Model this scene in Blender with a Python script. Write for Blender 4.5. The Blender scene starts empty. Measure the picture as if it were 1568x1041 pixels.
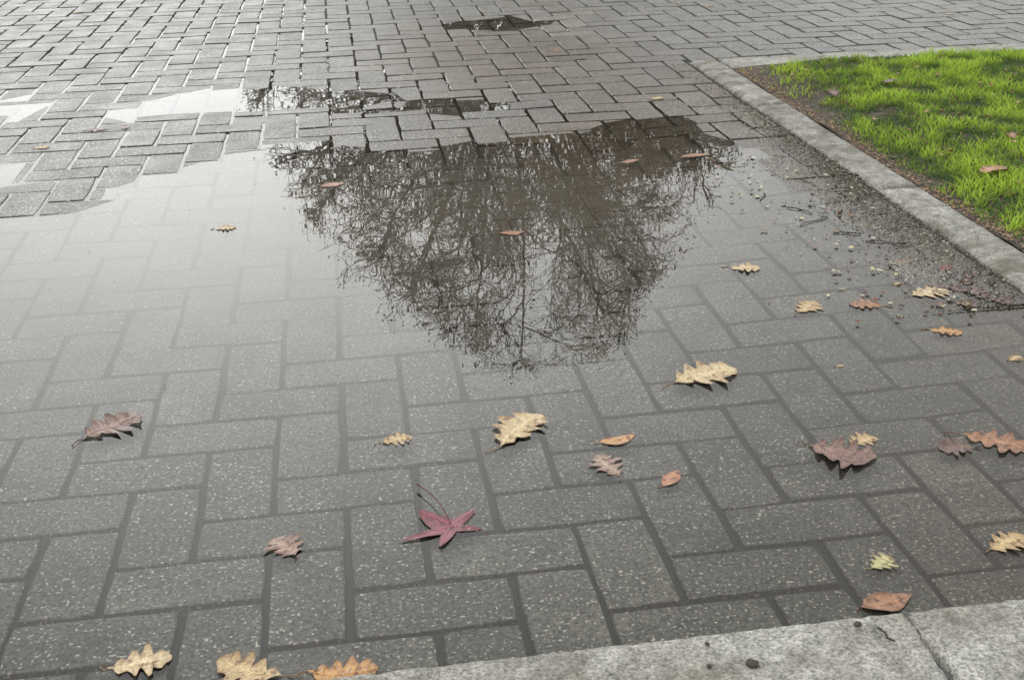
import bpy, bmesh, math, random
import numpy as np
from mathutils import Vector, Matrix, noise as mn
random.seed(7); rng=np.random.default_rng(7)
sc=bpy.context.scene
# metres; z=0 is the water level of the puddle, +Y runs along the paving courses
YA=math.radians(7.95); H=0.8775
U=0.1016; X0=-0.0381; Y0=1.3485
cam=bpy.data.cameras.new("camera"); co=bpy.data.objects.new("camera",cam); sc.collection.objects.link(co)
cam.sensor_width=36; cam.lens=41.78; cam.clip_start=0.05; cam.clip_end=2000
co.matrix_world=Matrix.Translation((0,0,H))@Matrix.Rotation(-YA,4,'Z')@Matrix.Rotation(math.radians(90-24.21),4,'X')@Matrix.Rotation(-math.radians(1.30),4,'Z')
sc.camera=co
sc.view_settings.view_transform='Standard'; sc.view_settings.look='None'; sc.view_settings.exposure=0
# ------------------------------------------------------------ helpers
def new_obj(name,verts,faces,mats=(),smooth=False,parent=None):
    me=bpy.data.meshes.new(name); me.from_pydata([tuple(v) for v in verts],[],[tuple(f) for f in faces]); me.update()
    ob=bpy.data.objects.new(name,me); sc.collection.objects.link(ob)
    for m in mats: me.materials.append(m)
    if smooth: me.polygons.foreach_set('use_smooth',[True]*len(me.polygons))
    if parent: ob.parent=parent
    return ob
def attr(ob,name,vals,dom='POINT'):
    a=ob.data.attributes.new(name,'FLOAT',dom); a.data.foreach_set('value',np.asarray(vals,dtype=np.float32))
def attrc(ob,name,vals,dom='POINT'):
    a=ob.data.attributes.new(name,'FLOAT_COLOR',dom); a.data.foreach_set('color',np.asarray(vals,dtype=np.float32).ravel())
class NT:
    def __init__(s,name):
        s.m=bpy.data.materials.new(name); s.m.use_nodes=True; s.t=s.m.node_tree; s.t.nodes.clear()
        s.out=s.t.nodes.new('ShaderNodeOutputMaterial')
    def n(s,ty,**k):
        nd=s.t.nodes.new('ShaderNode'+ty)
        for a,b in k.items(): setattr(nd,a,b)
        return nd
    def l(s,a,b): s.t.links.new(a,b)
    def math(s,op,a,b=None,clamp=False):
        nd=s.t.nodes.new('ShaderNodeMath'); nd.operation=op; nd.use_clamp=clamp
        for i,x in enumerate((a,b)):
            if x is None: continue
            if isinstance(x,(int,float)): nd.inputs[i].default_value=x
            else: s.l(x,nd.inputs[i])
        return nd.outputs[0]
    def noise(s,vec,scale,detail=3,rough=.55):
        nd=s.n('TexNoise'); nd.inputs['Scale'].default_value=scale; nd.inputs['Detail'].default_value=detail; nd.inputs['Roughness'].default_value=rough
        s.l(vec,nd.inputs['Vector']); return nd.outputs['Fac']
    def ramp(s,fac,stops):
        nd=s.n('ValToRGB'); cr=nd.color_ramp
        while len(cr.elements)<len(stops): cr.elements.new(.5)
        for e,(p,c) in zip(cr.elements,stops):
            e.position=p; e.color=(c,c,c,1) if isinstance(c,(int,float)) else (*c,1)
        s.l(fac,nd.inputs[0]); return nd.outputs[0]
    def mix(s,fac,a,b,mode='MIX'):
        nd=s.n('Mix',data_type='RGBA',blend_type=mode)
        for i,x in ((0,fac),(6,a),(7,b)):
            if isinstance(x,(int,float)): nd.inputs[i].default_value=x
            elif isinstance(x,tuple): nd.inputs[i].default_value=(*x,1)
            else: s.l(x,nd.inputs[i])
        return nd.outputs[2]
    def bsdf(s,col,rough,bump=None,dist=.001,strength=1,spec=.5):
        p=s.n('BsdfPrincipled')
        for nm,x in (('Base Color',col),('Roughness',rough)):
            if isinstance(x,(int,float)): p.inputs[nm].default_value=x
            elif isinstance(x,tuple): p.inputs[nm].default_value=(*x,1)
            else: s.l(x,p.inputs[nm])
        p.inputs['Specular IOR Level'].default_value=spec
        if bump is not None:
            b=s.n('Bump'); b.inputs['Distance'].default_value=dist; b.inputs['Strength'].default_value=strength
            s.l(bump,b.inputs['Height']); s.l(b.outputs[0],p.inputs['Normal'])
        s.l(p.outputs[0],s.out.inputs[0]); return p
# ------------------------------------------------------------ materials
def mat_brick():
    t=NT('paver'); P=t.n('NewGeometry').outputs['Position']
    ti=t.n('Attribute',attribute_name='tint').outputs['Fac']; st=t.n('Attribute',attribute_name='silt_refl').outputs['Fac']
    mid=t.noise(P,9,4,.6); fine=t.noise(P,170,2,.85); sp=t.noise(P,235,0,.5)
    c=t.ramp(ti,[(0,(.088,.088,.08)),(.5,(.114,.113,.103)),(.8,(.136,.133,.119)),(1,(.165,.16,.143))])
    c=t.mix(.9,c,t.ramp(mid,[(.3,.6),(.7,1.3)]),'MULTIPLY')
    c=t.mix(1,c,t.ramp(fine,[(.32,.26),(.68,1.75)]),'MULTIPLY')
    c=t.mix(t.ramp(sp,[(.7,0.),(.76,1.)]),c,(.56,.55,.51))
    c=t.mix(t.ramp(sp,[(.24,1.),(.32,0.)]),c,(.022,.022,.02))
    c=t.mix(st,c,(.62,.48,.33),'MULTIPLY')  # brown tint from silt plus the painted tree reflection
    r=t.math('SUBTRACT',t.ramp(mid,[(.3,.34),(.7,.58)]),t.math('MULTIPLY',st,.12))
    t.bsdf(c,r,fine,.0018,1,spec=.42); return t.m
def mat_joint():
    t=NT('joint_sand'); P=t.n('NewGeometry').outputs['Position']
    n=t.noise(P,120,2); m=t.noise(P,6,2)
    c=t.mix(t.ramp(m,[(.4,0.),(.65,1.)]),(.017,.016,.013),(.026,.028,.017))
    c=t.mix(.8,c,t.ramp(n,[(.3,.5),(.7,1.5)]),'MULTIPLY')
    t.bsdf(c,.8,spec=.3); return t.m
def mat_water():
    t=NT('puddle_water'); P=t.n('NewGeometry').outputs['Position']
    h=t.noise(P,11,1)
    b=t.n('Bump'); b.inputs['Distance'].default_value=.00013; b.inputs['Strength'].default_value=1; t.l(h,b.inputs['Height'])
    fr=t.n('Fresnel'); fr.inputs['IOR'].default_value=1.333; t.l(b.outputs[0],fr.inputs['Normal'])
    tr=t.n('BsdfTransparent'); tr.inputs['Color'].default_value=(.95,.94,.905,1)
    df=t.n('BsdfDiffuse'); df.inputs['Color'].default_value=(.132,.117,.093,1)
    mu=t.n('Attribute',attribute_name='murk').outputs['Fac']
    m0=t.n('MixShader'); t.l(mu,m0.inputs[0]); t.l(tr.outputs[0],m0.inputs[1]); t.l(df.outputs[0],m0.inputs[2])
    gl=t.n('BsdfGlossy'); gl.inputs['Roughness'].default_value=.006; t.l(b.outputs[0],gl.inputs['Normal'])
    m=t.n('MixShader'); t.l(fr.outputs[0],m.inputs[0]); t.l(m0.outputs[0],m.inputs[1]); t.l(gl.outputs[0],m.inputs[2])
    t.l(m.outputs[0],t.out.inputs[0]); return t.m
def mat_concrete(name,base=.24,moss=.3):
    t=NT(name); P=t.n('NewGeometry').outputs['Position']
    big=t.noise(P,5,4,.65); mid=t.noise(P,42,3,.6); fine=t.noise(P,240,2,.8)
    c=t.ramp(big,[(.3,(base*.66,base*.62,base*.5)),(.55,(base,base*.985,base*.9)),(.7,(base*1.2,base*1.18,base*1.1))])
    c=t.mix(.9,c,t.ramp(mid,[(.3,.6),(.7,1.3)]),'MULTIPLY')
    c=t.mix(1,c,t.ramp(fine,[(.3,.35),(.7,1.7)]),'MULTIPLY')
    c=t.mix(t.ramp(mid,[(.25,.9),(.33,0.)]),c,(.05,.05,.042))
    c=t.mix(t.math('MULTIPLY',t.ramp(t.noise(P,11,4,.7),[(.47,0.),(.6,1.)]),moss),c,(.075,.068,.038))
    t.bsdf(c,.62,t.math('ADD',fine,mid),.002,1,spec=.4); return t.m
def mat_soil():
    t=NT('soil'); P=t.n('NewGeometry').outputs['Position']
    a=t.noise(P,18,4,.65); f=t.noise(P,160,2,.7)
    c=t.ramp(a,[(.3,(.022,.018,.012)),(.55,(.055,.043,.028)),(.75,(.095,.072,.046))])
    c=t.mix(.8,c,t.ramp(f,[(.3,.4),(.7,1.6)]),'MULTIPLY')
    t.bsdf(c,.8,t.math('ADD',a,f),.006); return t.m
def mat_vcol(name,rough=.5,trans=.0,noise_s=0):
    t=NT(name); c=t.n('Attribute',attribute_name='col').outputs['Color']
    if noise_s:
        P=t.n('NewGeometry').outputs['Position']
        c=t.mix(.7,c,t.ramp(t.noise(P,noise_s,2,.7),[(.3,.5),(.7,1.4)]),'MULTIPLY')
    if trans:
        p=t.n('BsdfDiffuse'); t.l(c,p.inputs[0])
        tl=t.n('BsdfTranslucent'); t.l(c,tl.inputs[0]); mx=t.n('MixShader'); mx.inputs[0].default_value=trans
        t.l(p.outputs[0],mx.inputs[1]); t.l(tl.outputs[0],mx.inputs[2]); t.l(mx.outputs[0],t.out.inputs[0])
    else: t.bsdf(c,rough,spec=.35)
    return t.m
leafcache={}
def mat_leaf(c1,c2,wet=.35):
    k=(c1,c2,wet)
    if k in leafcache: return leafcache[k]
    t=NT('dead_leaf'); P=t.n('TexCoord').outputs['Object']
    v=t.n('Attribute',attribute_name='vein').outputs['Fac']; e=t.n('Attribute',attribute_name='edge').outputs['Fac']
    a=t.noise(P,48,4,.65); f=t.noise(P,260,2,.75)
    c=t.mix(t.ramp(a,[(.36,0.),(.58,1.)]),c1,c2)
    c=t.mix(.7,c,t.ramp(f,[(.3,.45),(.7,1.35)]),'MULTIPLY')
    c=t.mix(t.ramp(t.noise(P,85,2,.6),[(.55,0.),(.65,.85)]),c,(c2[0]*.32,c2[1]*.22,c2[2]*.22))
    c=t.mix(t.math('MULTIPLY',t.math('POWER',e,4),.8),c,(c2[0]*.5,c2[1]*.36,c2[2]*.33))
    c=t.mix(t.math('MULTIPLY',t.math('POWER',v,3),.5),c,(min(1,c1[0]*1.3),min(1,c1[1]*1.25),min(1,c1[2]*1.2)))
    t.bsdf(c,wet,t.math('ADD',a,v),.0015,.8,spec=.5)
    leafcache[k]=t.m; return t.m
def mat_bark(name='bark'):
    t=NT(name); P=t.n('NewGeometry').outputs['Position']
    a=t.noise(P,3,2); c=t.ramp(a,[(.3,(.08,.05,.025)),(.7,(.175,.118,.062))])
    d=t.n('BsdfDiffuse'); t.l(c,d.inputs[0]); t.l(d.outputs[0],t.out.inputs[0]); return t.m
M_brick=mat_brick(); M_joint=mat_joint(); M_water=mat_water(); M_conc=mat_concrete('kerb_concrete',.28,.35); M_conc2=mat_concrete('kerb_concrete_mossy',.25,.75)
M_soil=mat_soil(); M_bark=mat_bark()
# ------------------------------------------------------------ puddle basins (shorelines in metres)
def pl(s):
    a=[float(q) for q in s.replace(',',' ').split()]; return list(zip(a[0::2],a[1::2]))
main=pl("-0.831,2.870 -0.668,2.886 -0.617,2.954 -0.565,3.145 -0.471,3.205 -0.307,3.350 -0.108,3.398 0.058,3.338 0.203,3.283 0.358,3.342 0.513,3.359 0.666,3.347 0.719,3.414 0.850,3.465 1.064,3.431 1.030,3.187 1.116,3.047 1.066,2.755 1.089,2.638 1.141,2.378 1.093,2.236 1.032,2.169 1.097,2.062 1.193,2.060 1.3,1.97 1.33,1.9 1.36,.9 -3.5,.9 -3.5,2.85 -1.6,2.75")
polys=[main,pl("-0.706,4.014 -0.516,4.217 -0.273,4.243 -0.092,4.165 0.170,3.997 0.159,3.806 -0.091,3.866 -0.297,3.851 -0.459,3.836 -0.667,3.885"),
 pl("0.48,5.36 0.739,5.50 0.92,5.273 0.727,5.13 0.55,5.2"),pl("-1.467,4.246 -1.02,4.127 -1.0,3.948 -1.377,3.978"),
 pl("-1.229,3.454 -0.865,3.352 -0.846,3.146 -1.148,3.183"),
 pl("0.3,3.79 0.44,3.77 0.56,3.76 0.55,3.70 0.438,3.69 0.31,3.68")]
def sdf(X,Y):
    best=np.full(X.shape,1e9)
    for poly in polys:
        P=np.array(poly); Q=np.roll(P,-1,0); d=np.full(X.shape,1e9); ins=np.zeros(X.shape,bool)
        for (ax,ay),(bx,by) in zip(P,Q):
            ex,ey=bx-ax,by-ay; tt=np.clip(((X-ax)*ex+(Y-ay)*ey)/(ex*ex+ey*ey+1e-12),0,1)
            d=np.minimum(d,np.hypot(X-ax-tt*ex,Y-ay-tt*ey))
            c=((ay>Y)!=(by>Y)); xi=ax+(Y-ay)*ex/(ey if abs(ey)>1e-9 else 1e-9); ins^=(c&(X<xi))
        best=np.minimum(best,np.where(ins,-d,d))
    return best
def vnoise(X,Y,s,z=0):
    X=np.asarray(X);Y=np.asarray(Y)
    f=np.array([mn.noise(Vector((x*s,y*s,z))) for x,y in zip(X.ravel(),Y.ravel())]); return f.reshape(X.shape)
def height(X,Y):
    d=sdf(X,Y); n=vnoise(X,Y,2.2,3.1); n2=vnoise(X,Y,6,9.)
    cap=.0040+.0035*np.clip((X-.9)/1.0,0,1)*np.clip((Y-2.8)/1.5,0,1)+.003*np.clip((Y-4.6)/2,0,1)
    inside=-.026*(1-np.exp(np.minimum(d,0)/.5)); outside=cap*(1-np.exp(-np.maximum(d,0)/.18))
    return inside+outside+.0011*n+.0005*n2
# ------------------------------------------------------------ pavers (90 degree herringbone)
KX=1.262; KY=4.24; KB=1.059
rects=[]
for j in range(-4,110):
    for i in range(-34,62):
        t=(i-j+2)%4
        x=X0+i*U; y=Y0+j*U
        if t==0: r=[x,x+2*U,y,y+U]
        elif t==2: r=[x,x+U,y-U,y+U]
        else: continue
        if r[3]<KB+.012: continue
        r[2]=max(r[2],KB)
        if r[2]<KY-.001 and r[1]>KX:
            if r[0]>KX-.015:
                if r[3]>KY+.015: r[2]=KY
                else: continue
            elif r[3]<=KY+.02 or r[3]-KY<KX-r[0]: r[1]=KX
            else: r[2]=KY
        rects.append(r)
rects=np.array(rects); N=len(rects)
g=.0043; ch=.0017
cx=(rects[:,0]+rects[:,1])/2; cy=(rects[:,2]+rects[:,3])/2
hz=height(cx,cy); e=.05
gx=(height(cx+e,cy)-height(cx-e,cy))/(2*e); gy=(height(cx,cy+e)-height(cx,cy-e))/(2*e)
gx+=rng.normal(0,.0045,N); gy+=rng.normal(0,.0045,N); hz+=rng.normal(0,.0007,N)
jx=rng.normal(0,.0009,N); jy=rng.normal(0,.0009,N); ang=rng.normal(0,.007,N)
hx=(rects[:,1]-rects[:,0])/2-g; hy=(rects[:,3]-rects[:,2])/2-g
NS=3
def ring(shrink,dz,wob):
    pts=[]
    for k in range(4):
        sx=[-1,1,1,-1][k]; sy=[-1,-1,1,1][k]; nx=[1,1,-1,-1][k]; ny=[-1,1,1,-1][k]
        for m in range(NS):
            f=m/NS
            px=(sx*(1-f)+nx*f)*(hx-shrink); py=(sy*(1-f)+ny*f)*(hy-shrink)
            if m==0: px=px-sx*.0016; py=py-sy*.0016
            px=px+rng.normal(0,wob,N); py=py+rng.normal(0,wob,N)
            X=cx+jx+px*np.cos(ang)-py*np.sin(ang); Y=cy+jy+px*np.sin(ang)+py*np.cos(ang)
            Z=hz+gx*px+gy*py+dz
            pts.append(np.stack([X,Y,Z],1))
    return np.stack(pts,1)
R0=ring(ch,0,.0004); R1=ring(0,-ch*.9,.0006); R2=ring(0,-.03,.0004)
allv=np.concatenate([R0,R1,R2],1).reshape(-1,3); K=4*NS
faces=[]
for b in range(N):
    o=b*3*K; faces.append(tuple(range(o,o+K)))
    for r in range(2):
        for k in range(K):
            a=o+r*K+k; a2=o+r*K+(k+1)%K
            faces.append((a+K,a2+K,a2,a))
pav=new_obj('paving',allv,faces,[M_brick])
attr(pav,'tint',np.repeat(np.clip(rng.normal(.45,.2,N),0,1),3*K))
vx,vy=allv[:,0],allv[:,1]
silt_refl=np.exp(-((vx-.62-.05*(vy-3.5))/.5)**2)*np.clip((vy-2.3)/.8,0,1)*np.clip((6.4-vy)/1.6,0,1)  # brown silt stain; also paints in the trees' rough reflection on these pavers
sn=vnoise(cx,cy,1.8,7.7); silt_refl=np.clip(silt_refl*(1+1.1*np.repeat(sn,3*K)),0,1)*.85
silt_refl=np.maximum(silt_refl,.9*np.exp(-((1.25-vx)/.2)**2)*(vx<1.27)*(vy<4.2)*np.clip((vy-1.6)/.4,0,1))
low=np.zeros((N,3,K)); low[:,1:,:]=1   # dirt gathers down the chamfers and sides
attr(pav,'silt_refl',np.maximum(silt_refl,.8*low.ravel()))
def grid(x0,x1,y0,y1,s,fz):
    nx=int((x1-x0)/s)+1; ny=int((y1-y0)/s)+1
    X,Y=np.meshgrid(np.linspace(x0,x1,nx),np.linspace(y0,y1,ny)); Z=fz(X,Y)
    v=np.stack([X,Y,Z],-1).reshape(-1,3); f=[(j*nx+i,j*nx+i+1,(j+1)*nx+i+1,(j+1)*nx+i) for j in range(ny-1) for i in range(nx-1)]
    return v,f
def jointz(X,Y):
    dep=.0078-.0042*np.clip((X+.35)/.5,0,1)*np.clip((Y-2.4)/.8,0,1)
    return height(X,Y)-dep+.0012*vnoise(X,Y,25,2)
v,f=grid(-3.6,6.3,1.0,12.4,.05,jointz)
new_obj('paving_joint_sand',v,f,[M_joint],True)
def mat_ground():
    t=NT('plaza_ground'); P=t.n('NewGeometry').outputs['Position']; br=t.n('TexBrick'); br.inputs['Scale'].default_value=5
    br.inputs['Color1'].default_value=(.08,.08,.076,1); br.inputs['Color2'].default_value=(.1,.1,.095,1); br.inputs['Mortar'].default_value=(.03,.03,.027,1); t.l(P,br.inputs['Vector'])
    c=t.mix(.7,br.outputs['Color'],t.ramp(t.noise(P,.8,5),[(.3,.6),(.7,1.3)]),'MULTIPLY'); t.bsdf(c,.5); return t.m
new_obj('ground',[(-600,-600,-.06),(600,-600,-.06),(600,600,-.06),(-600,600,-.06)],[(0,1,2,3)],[mat_ground()])
wv,wf=grid(-3.55,6.2,KB-.02,12.3,.1,lambda X,Y:X*0)
wo=new_obj('puddle',wv,wf,[M_water],True)
wx,wy=wv[:,0],wv[:,1]; wd=sdf(wx,wy)
m1=.24*np.clip((wx-.35+.25*(1.6-wy))/.75,0,1)*np.clip((2.7-wy)/.9,0,1)
m2=.44*np.clip((-wd-.04)/.5,0,1)*np.clip((wy-1.8)/.9,0,1)
attr(wo,'murk',.015+np.maximum(m1,m2))
# ------------------------------------------------------------ kerbs
def rough_box(x0,x1,y0,y1,z0,z1,rad=.012,s=.012,amp=.0012,seed=0):
    nx=max(3,int((x1-x0)/s)); ny=max(3,int((y1-y0)/s))
    xs=np.linspace(x0,x1,nx+1); ys=np.linspace(y0,y1,ny+1)
    X,Y=np.meshgrid(xs,ys)
    d=np.minimum(np.minimum(X-x0,x1-X),np.minimum(Y-y0,y1-Y))
    Z=np.full(X.shape,z1)
    n=vnoise(X,Y,22,seed); n2=vnoise(X,Y,70,seed+5); n3=vnoise(X,Y,9,seed+2)
    k=np.clip(1-d/rad,0,1); Z=Z-rad*.6*k**2+amp*n*1.2+amp*.7*n2-np.clip(n2-.2,0,1)*.014*(k>0)
    X2=X+np.where((X-x0<1e-6)|(x1-X<1e-6),.004*n2+.006*n3,0); Y2=Y+np.where((Y-y0<1e-6)|(y1-Y<1e-6),.003*n2+.0015*n3,0)
    v=np.stack([X2,Y2,Z],-1).reshape(-1,3).tolist(); W=nx+1
    f=[(j*W+i,j*W+i+1,(j+1)*W+i+1,(j+1)*W+i) for j in range(ny) for i in range(nx)]
    loop=[i for i in range(W)]+[j*W+nx for j in range(1,ny+1)]+[ny*W+i for i in range(nx-1,-1,-1)]+[j*W for j in range(ny-1,0,-1)]
    base=len(v)
    for q in loop: v.append([v[q][0],v[q][1],z0])
    m=len(loop)
    for q in range(m):
        a,b=loop[q],loop[(q+1)%m]; f.append((a,base+q,base+(q+1)%m,b))
    return v,f
def kerb(name,boxes,mat):
    Vv=[];Ff=[]
    for i,b in enumerate(boxes):
        v,f=rough_box(*b,seed=i*3.7+boxes[0][0]); o=len(Vv); Vv+=v; Ff+=[tuple(a+o for a in q) for q in f]
    return new_obj(name,Vv,Ff,[mat],True)
xs=[-3.0,-2.1,-1.2,-.297,.603,1.503,2.4]
kerb('concrete_kerb',[(a+.003,b-.003,.90,1.057,-.06,.014,.008,.006) for a,b in zip(xs[:-1],xs[1:])],M_conc)
ys2=[1.07,1.72,2.62,3.52,4.238]
kerb('concrete_kerb',[(1.272,1.380,a+.002,b-.002,-.06,.013) for a,b in zip(ys2[:-1],ys2[1:])],M_conc2)
xs=[1.386,2.33,3.23,4.13,5.03,6.3]
kerb('concrete_kerb',[(a+.002,b-.002,4.075,4.238,-.06,.016,.016) for a,b in zip(xs[:-1],xs[1:])],M_conc)
# ------------------------------------------------------------ lawn
def lawnz(X,Y): return .008+.016*np.clip((X-1.39)/.3,0,1)+.008*vnoise(X,Y,3,1)+.004*vnoise(X,Y,14,5)
v,f=grid(1.375,6.3,1.0,4.08,.035,lawnz)
new_obj('soil_bed',v,f,[M_soil],True)
NB=160000
bx=rng.uniform(1.37,3.4,NB); by=rng.uniform(1.15,4.07,NB)
n1=vnoise(bx,by,2.6,4.); n2=vnoise(bx,by,8,6.); n3=vnoise(bx,by,24,2.)
corner=np.clip((1.70-bx)/.25,0,1)*np.clip((by-3.15)/.4,0,1)
dens=np.clip((bx-1.385-.03*n2-.01*np.clip((by-2.4),0,1))/.05,0,1)*(1-corner*1.05)-np.clip((by-4.03)/.05,0,1)*.6+.3*n2+.3*n3
dens=np.where(bx<1.386,0,dens)
keep=rng.uniform(0,1,NB)<dens*1.25; bx,by,n1,n2,n3=bx[keep],by[keep],n1[keep],n2[keep],n3[keep]; NB=len(bx)
bz=lawnz(bx,by)-.003
bh=rng.uniform(.010,.025,NB)*(1+.8*n2+.4*n1+.4*n3)*np.clip((bx-1.35)/.12,.45,1)
az=rng.uniform(0,2*np.pi,NB); lean=rng.uniform(.3,1.6,NB)*bh; w=rng.uniform(.0010,.0022,NB)
dx,dy=np.cos(az),np.sin(az); sx,sy=-dy,dx
base=np.stack([bx,by,bz],1); side=np.stack([sx,sy,sx*0],1)*w[:,None]; ld=np.stack([dx,dy,dx*0],1)*lean[:,None]; up=np.stack([bx*0,bx*0,bh],1)
gv=np.stack([base-side,base+side,base+ld*.35+up*.62+side*.75,base+ld*.35+up*.62-side*.75,base+ld+up],1).reshape(-1,3)
o=np.arange(NB)*5
me=bpy.data.meshes.new('grass'); me.vertices.add(NB*5); me.vertices.foreach_set('co',gv.astype(np.float32).ravel())
lp=np.stack([o,o+1,o+2,o+3,o+3,o+2,o+4],1).ravel(); me.loops.add(len(lp)); me.loops.foreach_set('vertex_index',lp.astype(np.int32))
me.polygons.add(NB*2); st=np.stack([np.arange(NB)*7,np.arange(NB)*7+4],1).ravel(); me.polygons.foreach_set('loop_start',st.astype(np.int32))
me.update(calc_edges=True); me.validate()
gob=bpy.data.objects.new('lawn_grass',me); sc.collection.objects.link(gob)
mixf=np.clip(.48+.9*n1+1.7*n2+1.0*n3+rng.normal(0,.2,NB),0,1)[:,None]
ca=np.array([.095,.175,.05]); cb=np.array([.40,.56,.08]); col=ca*(1-mixf)+cb*mixf
dead=rng.uniform(0,1,NB)<.07; col[dead]=np.array([.27,.21,.1])
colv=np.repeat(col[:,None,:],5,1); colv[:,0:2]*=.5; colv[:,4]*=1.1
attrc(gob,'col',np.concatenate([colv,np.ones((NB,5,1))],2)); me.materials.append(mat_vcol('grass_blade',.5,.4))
# ------------------------------------------------------------ flakes / litter / pebbles
def flakes(name,P,size,cols,mat,flat=.25):
    n=len(P); Vv=[];Ff=[];C=[]
    for i in range(n):
        s=size[i]; a0=random.uniform(0,6.28); k=random.randint(4,6); tx=random.gauss(0,flat); ty=random.gauss(0,flat); el=random.uniform(.35,1)
        o=len(Vv); ra=random.uniform(0,6.28); c,sn=math.cos(ra),math.sin(ra)
        for q in range(k):
            a=a0+q*6.283/k; r=s*random.uniform(.6,1.1); lx=r*math.cos(a); ly=r*math.sin(a)*el
            x=lx*c-ly*sn; y=lx*sn+ly*c
            Vv.append((P[i][0]+x,P[i][1]+y,P[i][2]+abs(x*tx+y*ty)+.0008))
            C.append((*cols[i],1))
        Vv.append((P[i][0],P[i][1],P[i][2]+.0016+.25*flat*s)); C.append((*cols[i],1))
        for q in range(k): Ff.append((o+q,o+(q+1)%k,o+k))
    ob=new_obj(name,Vv,Ff,[mat]); attrc(ob,'col',C); return ob
M_lit=mat_vcol('litter',.5,0,150)
pal=[(.2,.09,.045),(.24,.12,.06),(.14,.065,.04),(.28,.17,.09),(.09,.045,.027),(.34,.23,.13)]
P=[];S=[];C=[]
n=2600
fx=1.376+np.abs(rng.normal(0,.025,n)); fy=rng.uniform(1.2,4.05,n); fz=lawnz(fx,fy)
for i in range(n):
    P.append((fx[i],fy[i],fz[i]+random.uniform(.001,.006))); S.append(random.uniform(.0018,.0055)); C.append(random.choice(pal))
n=900; fx=rng.uniform(1.40,1.85,n); fy=rng.uniform(3.2,4.05,n); fz=lawnz(fx,fy)
for i in range(n):
    P.append((fx[i],fy[i],fz[i]+.002)); S.append(random.uniform(.002,.006)); C.append(random.choice(pal))
n=600; fx=rng.uniform(1.5,3.4,n); fy=rng.uniform(1.3,4.05,n); fz=lawnz(fx,fy)
for i in range(n):
    P.append((fx[i],fy[i],fz[i]+random.uniform(.010,.022))); S.append(random.uniform(.004,.013)); C.append(random.choice(pal))
n=500; fx=rng.uniform(1.27,1.38,n); fy=rng.uniform(1.2,4.2,n)
for i in range(n):
    P.append((fx[i],fy[i],.0135)); S.append(random.uniform(.001,.004)); C.append(random.choice(pal))
flakes('leaf_litter',P,S,C,M_lit,.4)
P=[];S=[];C=[]
n=9500; fx=1.272-np.abs(rng.normal(0,.05,n)); fy=np.clip(rng.normal(2.7,.6,n),1.9,4.2)
fx=np.where(fy<2.6,1.272-np.abs(rng.normal(0,.085,n)),fx); fz=np.maximum(height(fx,fy),.0)
pal2=[(.22,.2,.14),(.36,.33,.25),(.16,.14,.085),(.1,.09,.055),(.1,.105,.05),(.13,.12,.07),(.05,.045,.03),(.07,.065,.04)]
pal3=[(.13,.11,.075),(.36,.33,.24),(.08,.068,.042),(.05,.046,.028),(.055,.065,.025),(.045,.04,.026),(.03,.027,.018),(.038,.036,.022),(.07,.05,.03),(.05,.04,.02)]
for i in range(n):
    P.append((fx[i],fy[i],fz[i]+.001)); S.append(random.uniform(.0010,.0042)*(1.8 if random.random()<.03 else 1)); C.append(random.choice(pal3))
n=230; fx=rng.uniform(.9,1.25,n); fy=rng.uniform(1.85,3.0,n); fz=np.maximum(height(fx,fy),.0)
for i in range(n):
    P.append((fx[i],fy[i],fz[i]+.001)); S.append(random.uniform(.0025,.009)); C.append(random.choice([(.5,.47,.33),(.42,.38,.22),(.15,.12,.07),(.1,.06,.04),(.2,.09,.05)]))
n=450; fx=rng.uniform(-2,1.25,n); fy=rng.uniform(2.4,7,n); fz=np.maximum(height(fx,fy),.0)
for i in range(n):
    P.append((fx[i],fy[i],fz[i]+.002)); S.append(random.uniform(.001,.003)); C.append(random.choice(pal2))
n=70; fx=rng.uniform(-.7,1.2,n); fy=rng.uniform(1.1,2.4,n)
for i in range(n):
    P.append((fx[i],fy[i],.0003)); S.append(random.uniform(.0006,.0025)); C.append(random.choice(pal2))
flakes('gravel_grit',P,S,C,M_lit,.6)
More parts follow.
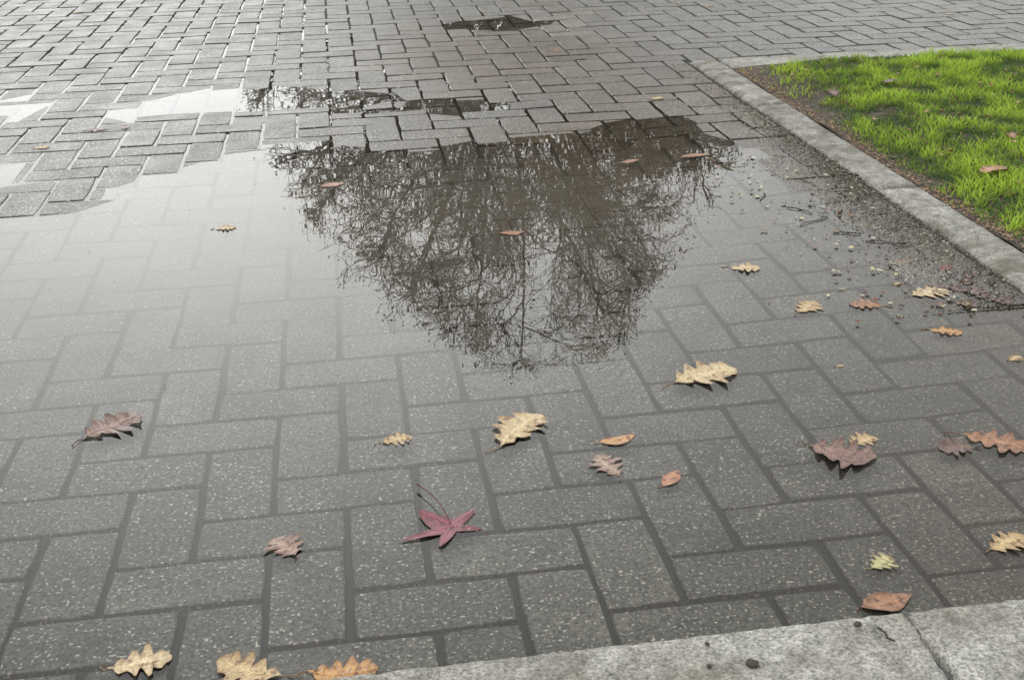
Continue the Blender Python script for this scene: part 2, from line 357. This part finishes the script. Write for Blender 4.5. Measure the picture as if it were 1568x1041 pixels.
# ------------------------------------------------------------ leaves
OAK=[(0,.012),(.08,.03),(.13,.1),(.19,.18),(.24,.17),(.28,.12),(.34,.2),(.41,.31),(.46,.29),(.5,.16),(.55,.23),(.62,.36),(.68,.33),(.71,.18),(.77,.22),(.84,.25),(.88,.17),(.93,.14),(.975,.09),(1,0)]
OVAL=[(0,.01),(.06,.06),(.15,.14),(.28,.21),(.42,.245),(.55,.24),(.68,.2),(.8,.14),(.9,.075),(.96,.03),(1,0)]
STAR=[(-.070,-.025),(-.026,-.004),(-.039,.041),(.002,.016),(.037,.033),(.016,.001),(.041,-.014),(.006,-.014),(-.019,-.05),(-.015,-.018)]
def leaf(kind,x,y,L,angd,c1,c2,z=.0025,curl=.12,wid=1.,wet=.35,stem=.25,fold=.0):
    a=math.radians(angd); out=[]; mid=[]
    if kind=='star':
        n=len(STAR)
        for k in range(n):
            p=STAR[k]; q=STAR[(k+1)%n]
            for s in range(4):
                f=s/4; bul=1+.16*math.sin(math.pi*f); ff=f
                out.append(((p[0]*(1-ff)+q[0]*ff)*bul+random.gauss(0,.0003),(p[1]*(1-ff)+q[1]*ff)*bul+random.gauss(0,.0003))); mid.append((0,0))
        L=.075
    else:
        prof=OAK if kind=='oak' else OVAL; ctr=[]
        bend=random.uniform(-.18,.18); k1=random.uniform(.8,1.25); k2=random.uniform(.8,1.25)
        for sgn in (1,-1):
            seq=prof if sgn==1 else prof[::-1][1:-1]
            for (t,w) in seq:
                j=.2 if kind=='oak' else .06
                wv=w*wid*(1+random.uniform(-j,j))*sgn*(k1 if sgn>0 else k2); tt=t+random.uniform(-.012,.012)
                ctr.append((tt,wv,t))
        m=len(ctr)
        for i in range(m):
            p0,p1,p2,p3=[ctr[(i+q)%m] for q in (-1,0,1,2)]
            for s in ((0,.5) if kind=='oak' else (0,)):
                def cr(a0,a1,a2,a3): return .5*((2*a1)+(-a0+a2)*s+(2*a0-5*a1+4*a2-a3)*s*s+(-a0+3*a1-3*a2+a3)*s**3)
                tt=cr(p0[0],p1[0],p2[0],p3[0]); wv=cr(p0[1],p1[1],p2[1],p3[1])+random.gauss(0,.007)
                cyv=bend*4*(tt*(1-tt))*.5
                out.append(((tt-.5)*L,(wv+cyv)*L)); tm=min(max(tt-.05*(abs(wv)>.1),0),.97); mid.append(((tm-.5)*L,bend*4*tm*(1-tm)*.5*L))
    n=len(out); rings=[0,.25,.5,.75,1]; Vv=[];E=[];VE=[]
    c0=random.uniform(.4,1.2)*curl; c1_=random.uniform(.3,1.3)*curl; ph=random.uniform(0,6.28)
    for r in rings:
        for k in range(n):
            px=mid[k][0]+(out[k][0]-mid[k][0])*r; py=mid[k][1]+(out[k][1]-mid[k][1])*r
            zz=fold*abs(py)+c0*(py*py)/L*2.2+c1_*(px*px)/L*.6+.035*L*r*r*(curl/.12)*math.sin(k*.9+ph)*.5+.02*L*math.sin(px/L*9+ph)*curl/.12
            Vv.append([px,py,zz]); E.append(r)
            if kind=='star': loc=1 if k%8==0 else 0
            else: loc=1 if (k%6==2) else 0
            VE.append(1. if r==0 else (.9*loc))
    mz=min(q[2] for q in Vv)
    Ff=[(ri*n+k,ri*n+(k+1)%n,(ri+1)*n+(k+1)%n,(ri+1)*n+k) for ri in range(len(rings)-1) for k in range(n)]
    if stem:
        if kind=='star': P0=(0,0,.004); P1=(-.008,.055,.012); P2=(-.037,.104,.005)
        else:
            P0=(-.5*L,0,0); P1=(-.5*L-stem*L*.5,random.uniform(-.05,.05)*L,.02*L); P2=(-.5*L-stem*L,random.uniform(-.1,.1)*L,.005*L)
        rr=.001 if kind=='star' else .0007; prev=None
        for q in range(9):
            t=q/8; p=[(1-t)**2*P0[i]+2*t*(1-t)*P1[i]+t*t*P2[i] for i in range(3)]
            o=len(Vv); dxy=(P2[0]-P0[0],P2[1]-P0[1]); dl=math.hypot(*dxy); nx,ny=-dxy[1]/dl,dxy[0]/dl
            k=rr*(1+.7*(q==8))
            Vv+= [[p[0]+nx*k,p[1]+ny*k,p[2]+mz],[p[0],p[1],p[2]+mz+k*1.5],[p[0]-nx*k,p[1]-ny*k,p[2]+mz],[p[0],p[1],p[2]+mz-k]]
            E+=[1]*4; VE+=[0]*4
            if prev is not None:
                for s in range(4): Ff.append((prev+s,prev+(s+1)%4,o+(s+1)%4,o+s))
            prev=o
    for q in Vv: q[2]-=mz
    nm={'oak':'oak_leaf','oval':'elm_leaf','star':'sweetgum_leaf'}[kind]
    ob=new_obj(nm,Vv,Ff,[mat_leaf(c1,c2,wet)],True); attr(ob,'edge',E); attr(ob,'vein',VE)
    ob.location=(x,y,z); ob.rotation_euler=(random.gauss(0,.01),random.gauss(0,.01),a)
    return ob
YEL=((.5,.38,.19),(.36,.25,.12)); PALE=((.55,.45,.27),(.42,.32,.17)); ORA=((.48,.27,.09),(.34,.17,.055)); PINK=((.42,.21,.125),(.32,.155,.09)); BRN=((.16,.1,.075),(.1,.058,.045)); RBR=((.22,.13,.095),(.13,.07,.05)); DUST=((.37,.28,.22),(.26,.18,.14)); RED=((.26,.07,.055),(.17,.045,.035)); GRN=((.46,.43,.22),(.36,.33,.15)); STARC=((.27,.078,.098),(.18,.048,.062)); OBR=((.33,.17,.085),(.22,.105,.055))
TAN=((.34,.23,.17),(.23,.15,.11))
A=pl("-0.398,1.722 0.042,1.597 0.233,1.592 0.372,1.541 0.342,1.465 0.421,1.415 0.563,1.722 0.100,1.347 -0.118,1.337 -0.276,1.131 -0.150,1.102 -0.049,1.079 0.687,1.442 0.730,1.464 0.857,1.422 0.920,1.426 0.624,1.168 0.597,1.091 0.801,1.180 0.839,1.973 0.953,1.960 1.039,1.818 1.096,1.995 1.180,2.108 0.792,2.195")
B=pl("0.358,2.512 -0.038,2.975 -0.288,2.681 -0.865,3.527 0.936,3.033 1.007,3.713 0.841,4.594 -1.224,6.133 1.616,5.596 2.653,4.965 -0.740,3.715 -0.664,3.721 0.754,3.028 1.719,5.463 1.532,3.521 1.570,2.638 1.749,3.599 1.682,4.021 1.766,2.885 1.188,1.973 1.120,2.163 0.903,4.417 -0.112,2.900 1.06,2.05 1.075,2.0 1.14,1.93 1.10,1.69 .80,1.72 .78,2.01 1.16,2.0 1.21,1.93 1.2,2.04 1.13,2.02")
SP=[('oak',.10,40,RBR,0),('oak',.048,10,YEL,0),('oak',.115,50,PALE,0),('oval',.062,14,((.5,.3,.14),(.42,.23,.1)),0),('oak',.07,105,DUST,0),
('oval',.052,50,PINK,0),('oak',.12,15,PALE,0),('star',.1,0,STARC,0),('oak',.058,120,TAN,0),
('oak',.072,8,PALE,0),('oak',.085,150,YEL,0),('oak',.078,-5,ORA,0),('oak',.10,-35,RBR,0),('oak',.05,15,YEL,0),
('oak',.055,170,BRN,0),('oak',.10,-40,OBR,0),('oak',.04,30,GRN,0),('oval',.07,10,OBR,0),('oak',.065,20,YEL,0),
('oak',.07,40,YEL,0),('oak',.065,160,OBR,0),('oak',.06,-30,ORA,0),('oak',.085,10,PALE,0),('oval',.065,25,RED,0),('oak',.065,-20,PALE,0),
('oval',.06,0,((.34,.14,.07),(.25,.1,.05)),0),('oval',.065,10,OBR,0),('oak',.05,0,YEL,0),('oak',.045,20,YEL,1),('oval',.085,5,OBR,1),
('oak',.05,10,YEL,1),('oval',.055,0,OBR,1),('oak',.06,30,YEL,1),('oval',.05,60,YEL,1),('oval',.05,0,YEL,1),('oval',.07,10,RBR,1),('oval',.05,100,RBR,1),
('oval',.06,20,OBR,0),('oval',.05,10,ORA,1),('oak',.08,70,BRN,2),('oak',.085,20,PINK,2),('oval',.06,10,BRN,2),('oval',.05,30,BRN,2),('oak',.06,60,OBR,2),
('oak',.06,80,BRN,0),('oval',.05,10,OBR,0),('oval',.05,10,BRN,1),('oval',.04,40,BRN,0),
('oval',.025,10,YEL,0),('oval',.02,60,YEL,0),('oak',.05,-30,BRN,0),('oak',.03,20,YEL,0),('oval',.018,10,YEL,0),('oval',.016,60,BRN,0),('oak',.045,130,BRN,0),('oak',.05,-50,BRN,0),('oval',.05,60,BRN,0),('oval',.04,-30,BRN,0)]
for (k,L,an,(a,b),st),(x,y) in zip(SP,A+B):
    hh=float(height(np.array([x]),np.array([y]))[0])
    if st==1: z=max(hh,0)+.0015
    elif st==2: z=float(lawnz(np.array([x]),np.array([y]))[0])+.020
    else: z=.0006
    cu=(random.uniform(.03,.085) if k!='star' else .05)
    if st==2: cu=.15
    leaf(k,x,y,L,an,a,b,z,curl=cu,wid=random.uniform(.95,1.2) if k=='oak' else random.uniform(.75,1),wet=.45,fold=random.uniform(0,.06),stem=random.choice([.1,.15,.22]) if k=='oak' else .12)
def tube(path,r,name,mat,seg=5):
    Vv=[];Ff=[]
    for i,p in enumerate(path):
        p=Vector(p); d=(Vector(path[min(i+1,len(path)-1)])-Vector(path[max(i-1,0)])).normalized(); s=d.cross(Vector((0,0,1))).normalized(); u=s.cross(d)
        for k in range(seg):
            a=k*6.283/seg; Vv.append(p+(s*math.cos(a)+u*math.sin(a))*r)
    for i in range(len(path)-1):
        for k in range(seg): Ff.append((i*seg+k,i*seg+(k+1)%seg,(i+1)*seg+(k+1)%seg,(i+1)*seg+k))
    return new_obj(name,Vv,Ff,[mat],True)
def mat_dark():
    t=NT('dark_bark'); t.bsdf((.03,.024,.018),.6); return t.m
M_dark=mat_dark()
x,y=.560,1.014; tube([(x-.004,y+.014,.017),(x+.001,y+.004,.016),(x,y-.004,.0155),(x+.004,y-.012,.017)],.0013,'twig',M_dark)
for (x,y,a,L) in [(1.0,2.42,.6,.1),(1.06,2.5,2.2,.07),(1.1,2.3,-.5,.09),(.98,2.62,1.2,.06),(1.15,2.7,2.0,.08),(1.18,2.35,.3,.07),(1.05,2.36,-.2,.06)]:
    ca_,sa_=math.cos(a),math.sin(a); z=max(0,float(height(np.array([x]),np.array([y]))[0]))+.0015
    tube([(x+ca_*L*q-sa_*.006*math.sin(q*5+a),y+sa_*L*q+ca_*.006*math.sin(q*5+a),z+.002*math.sin(q*7)**2) for q in (0,.25,.5,.75,1)],.0012,'twig',M_dark)
def pod(x,y,r):
    bm=bmesh.new(); bmesh.ops.create_icosphere(bm,subdivisions=3,radius=r)
    for v in bm.verts:
        k=1+.22*mn.noise(v.co*260)+.1*mn.noise(v.co*800); v.co=Vector((v.co.x*k*1.25,v.co.y*k,v.co.z*k*.55))
    me=bpy.data.meshes.new('seed_pod'); bm.to_mesh(me); bm.free(); me.materials.append(M_dark); ob=bpy.data.objects.new('seed_pod',me); sc.collection.objects.link(ob); ob.location=(x,y,.016); ob.rotation_euler=(0,0,random.uniform(0,3))
pod(.396,.995,.006); pod(.537,1.039,.0042); pod(.349,.998,.003); pod(.358,1.035,.0025)
# ------------------------------------------------------------ trees
class Tube:
    def __init__(s): s.v=[];s.f=[]
    def add(s,pts,rads,seg):
        o=len(s.v)
        for i,p in enumerate(pts):
            d=pts[min(i+1,len(pts)-1)]-pts[max(i-1,0)]
            if d.length<1e-6: d=Vector((0,0,1))
            d.normalize(); a=d.cross(Vector((.31,.87,.2))); a.normalize(); b=d.cross(a)
            for k in range(seg):
                t=k*6.2832/seg; s.v.append(p+(a*math.cos(t)+b*math.sin(t))*rads[i])
        for i in range(len(pts)-1):
            for k in range(seg): s.f.append((o+i*seg+k,o+i*seg+(k+1)%seg,o+(i+1)*seg+(k+1)%seg,o+(i+1)*seg+k))
def rv(): return Vector((random.gauss(0,1),random.gauss(0,1),random.gauss(0,1)))
def build_tree(seed,RX=4.4,ZC=3.1,ZT=9.0):
    random.seed(seed); T=Tube(); tips=[]
    def inside(p):
        if p.z<1.6: return False
        a=math.atan2(p.y,p.x); k=1+.05*math.sin(a*3+1)+.03*math.sin(a*7)+.09*mn.noise(p*.8)
        zz=(p.z-ZC)/(ZT-ZC) if p.z>ZC else (ZC-p.z)/2.2
        return (math.hypot(p.x,p.y)/(RX*k))**2.4+zz**2.4<1.0*k
    cfg={1:dict(seg=6,steps=12,w=.04,trop=.0,r1=.3),2:dict(seg=4,steps=7,w=.13,trop=.02,r1=.35),3:dict(seg=3,steps=4,w=.2,trop=0.0,r1=.4),4:dict(seg=3,steps=2,w=.3,trop=-.02,r1=.5)}
    kids={1:14,2:10,3:9}; ln={2:(1.5,2.7),3:(.6,1.3),4:(.22,.58)}; rd={2:.021,3:.0103,4:.0066}
    def grow(p,d,L,r,lev):
        c=cfg[lev]; st=L/c['steps']; pts=[p.copy()]; rads=[r]; dirs=[d.copy()]
        for i in range(c['steps']):
            d=(d+rv()*c['w']+Vector((0,0,c['trop']))).normalized(); p=p+d*st
            if not inside(p) and lev>1 and i>0: break
            if lev==1 and not inside(p) and p.z>3: break
            pts.append(p.copy()); rads.append(r*(1-(1-c['r1'])*(i+1)/c['steps'])); dirs.append(d.copy())
        if len(pts)<2: return
        T.add(pts,rads,c['seg'])
        if lev==4: tips.append(pts[-1]); return
        n=kids[lev]; n=max(2,int(n*len(pts)/(c['steps']+1)+.5))
        for k in range(n):
            t=(.25 if lev==1 else .15)+(1-.1)*(k+random.random()*.6)/n; t=min(t,.999); f=t*(len(pts)-1); i=int(f); q=pts[i].lerp(pts[min(i+1,len(pts)-1)],f-i)
            dd=dirs[i]; s=rv(); s=(s-dd*s.dot(dd)).normalized()
            out=Vector((q.x,q.y,0)); out=out.normalized() if out.length>.01 else Vector((0,0,1))
            nd=(dd*random.uniform(.45,.95)+s*random.uniform(.6,1.1)+out*.15+Vector((0,0,.08))).normalized()
            a,b=ln[lev+1]; grow(q,nd,random.uniform(a,b)*(1.15-.4*t),rd[lev+1]*random.uniform(.8,1.3),lev+1)
    pts=[Vector((0,0,-.1)),Vector((.03,0,.4)),Vector((.0,.03,1.2)),Vector((.05,0,2.0)),Vector((.02,.04,2.6))]
    T.add(pts,[.3,.2,.17,.15,.12],10)
    nl=24
    for k in range(nl):
        zc=.40+.595*(k+.5)/nl; el=math.asin(zc); a=k*2.39996+.3
        d=Vector((math.cos(a)*math.cos(el),math.sin(a)*math.cos(el),math.sin(el)))
        grow(Vector((.02,.02,1.5+1.3*k/nl)),d,random.uniform(6.6,8.0),random.uniform(.035,.055),1)
    return T,tips
M_tl=mat_vcol('brown_foliage',.6,.25)
def make_tree(name,seed,loc,scale,rot,leaves=5000):
    T,tips=build_tree(seed)
    ob=bpy.data.objects.new(name,None); sc.collection.objects.link(ob); ob.location=loc; ob.scale=(scale,)*3; ob.rotation_euler=(0,0,rot)
    new_obj('trunk_and_branches',T.v,T.f,[M_bark],False,ob)
    Vv=[];Ff=[];C=[]
    good=[p for p in tips if mn.noise(p*1.7)>-.14]
    for i in range(leaves):
        p=random.choice(good)+rv()*.08; a=rv().normalized(); b=a.cross(rv()).normalized(); s=random.uniform(.022,.04); o=len(Vv)
        Vv+=[p-a*s,p+b*s*.55,p+a*s,p-b*s*.55]; Ff.append((o,o+1,o+2,o+3)); c=random.choice([(.19,.128,.056),(.16,.103,.046),(.24,.168,.08)]); C+=[(*c,1)]*4
    lo=new_obj('remaining_leaves',Vv,Ff,[M_tl],False,ob); attrc(lo,'col',C); return ob
az=YA+math.radians(.3); make_tree('bare_tree',3,(22*math.sin(az),22*math.cos(az),-.05),1.0,.4,24000)
random.seed(5)
Vv=[];Ff=[];C=[]; TT=Tube()
D0=46
for (dpx,top,wd) in [(-150,6.5,2.2),(-70,8.6,2.6),(10,7.4,3.),(90,8.8,3.),(170,10.0,2.8),(235,12.0,2.8),(310,12.6,2.8),(370,10.6,2.4),(430,7.5,2.2)]:
    azm=YA+math.atan(dpx/1990.); D=D0+random.uniform(-3,3); bxx,byy=D*math.sin(azm),D*math.cos(azm)
    TT.add([Vector((bxx,byy,0)),Vector((bxx+.1,byy,top*.5)),Vector((bxx,byy,top*.9))],[.25,.15,.05],6)
    for i in range(2300):
        zz=random.uniform(.05,1)**.85; rr=wd*math.sqrt(max(0,1-((zz-.42)/.6)**2))*random.random()**.45
        a=random.uniform(0,6.28); rr*=1+.22*math.sin(a*3+zz*9)+.15*math.sin(zz*23+a)
        p=Vector((bxx+rr*math.cos(a),byy+rr*math.sin(a),zz*top)); s=random.uniform(.08,.22); q1=rv().normalized(); q2=q1.cross(rv()).normalized(); o=len(Vv)
        Vv+=[p-q1*s,p+q2*s*.6,p+q1*s,p-q2*s*.6]; Ff.append((o,o+1,o+2,o+3)); c=random.choice([(.13,.09,.042),(.17,.115,.055),(.085,.068,.032),(.19,.13,.065)]); C+=[(*c,1)]*4
dt=bpy.data.objects.new('distant_trees',None); sc.collection.objects.link(dt)
lo=new_obj('foliage',Vv,Ff,[M_tl],False,dt); attrc(lo,'col',C); new_obj('trunks',TT.v,TT.f,[M_bark],False,dt)
# ------------------------------------------------------------ world
w=bpy.data.worlds.new('World'); sc.world=w; w.use_nodes=True; t=w.node_tree; t.nodes.clear()
o=t.nodes.new('ShaderNodeOutputWorld'); bg=t.nodes.new('ShaderNodeBackground'); bg.inputs[1].default_value=.1; t.links.new(bg.outputs[0],o.inputs[0])
SE=math.radians(58); SR=math.radians(200)
sky=t.nodes.new('ShaderNodeTexSky'); sky.sky_type='NISHITA'; sky.sun_disc=False; sky.sun_elevation=SE; sky.sun_rotation=SR; sky.dust_density=3
tc=t.nodes.new('ShaderNodeTexCoord')
def M(op,a,b=None,clamp=False):
    nd=t.nodes.new('ShaderNodeMath'); nd.operation=op; nd.use_clamp=clamp
    for i,x in enumerate((a,b)):
        if x is None: continue
        if isinstance(x,(int,float)): nd.inputs[i].default_value=x
        else: t.links.new(x,nd.inputs[i])
    return nd.outputs[0]
ga=math.radians(-6); ge=math.radians(21); gd=(math.sin(ga)*math.cos(ge),math.cos(ga)*math.cos(ge),math.sin(ge))
dp=t.nodes.new('ShaderNodeVectorMath'); dp.operation='DOT_PRODUCT'; t.links.new(tc.outputs['Generated'],dp.inputs[0]); dp.inputs[1].default_value=gd
lobe=M('POWER',M('MAXIMUM',dp.outputs['Value'],0.001),13)
ns=t.nodes.new('ShaderNodeTexNoise'); ns.inputs['Scale'].default_value=2.5; ns.inputs['Detail'].default_value=2; t.links.new(tc.outputs['Generated'],ns.inputs['Vector'])
cl=M('ADD',M('MULTIPLY',ns.outputs['Fac'],.4),.8)
val=M('MULTIPLY',M('ADD',M('MULTIPLY',lobe,31),12.5),cl)
mx=t.nodes.new('ShaderNodeMix'); mx.data_type='RGBA'; mx.blend_type='MULTIPLY'; mx.inputs[0].default_value=1; mx.inputs[6].default_value=(.99,.995,.98,1); t.links.new(val,mx.inputs[7])
ad=t.nodes.new('ShaderNodeMix'); ad.data_type='RGBA'; ad.blend_type='ADD'; ad.inputs[0].default_value=.08; t.links.new(mx.outputs[2],ad.inputs[6]); t.links.new(sky.outputs[0],ad.inputs[7])
t.links.new(ad.outputs[2],bg.inputs[0])
sl=bpy.data.lights.new('sun','SUN'); sl.energy=.5; sl.angle=math.radians(50); sl.color=(1,.97,.92); so=bpy.data.objects.new('sun',sl); sc.collection.objects.link(so)
sdir=Vector((math.sin(SR)*math.cos(SE),math.cos(SR)*math.cos(SE),math.sin(SE))); so.rotation_euler=sdir.to_track_quat('Z','Y').to_euler()
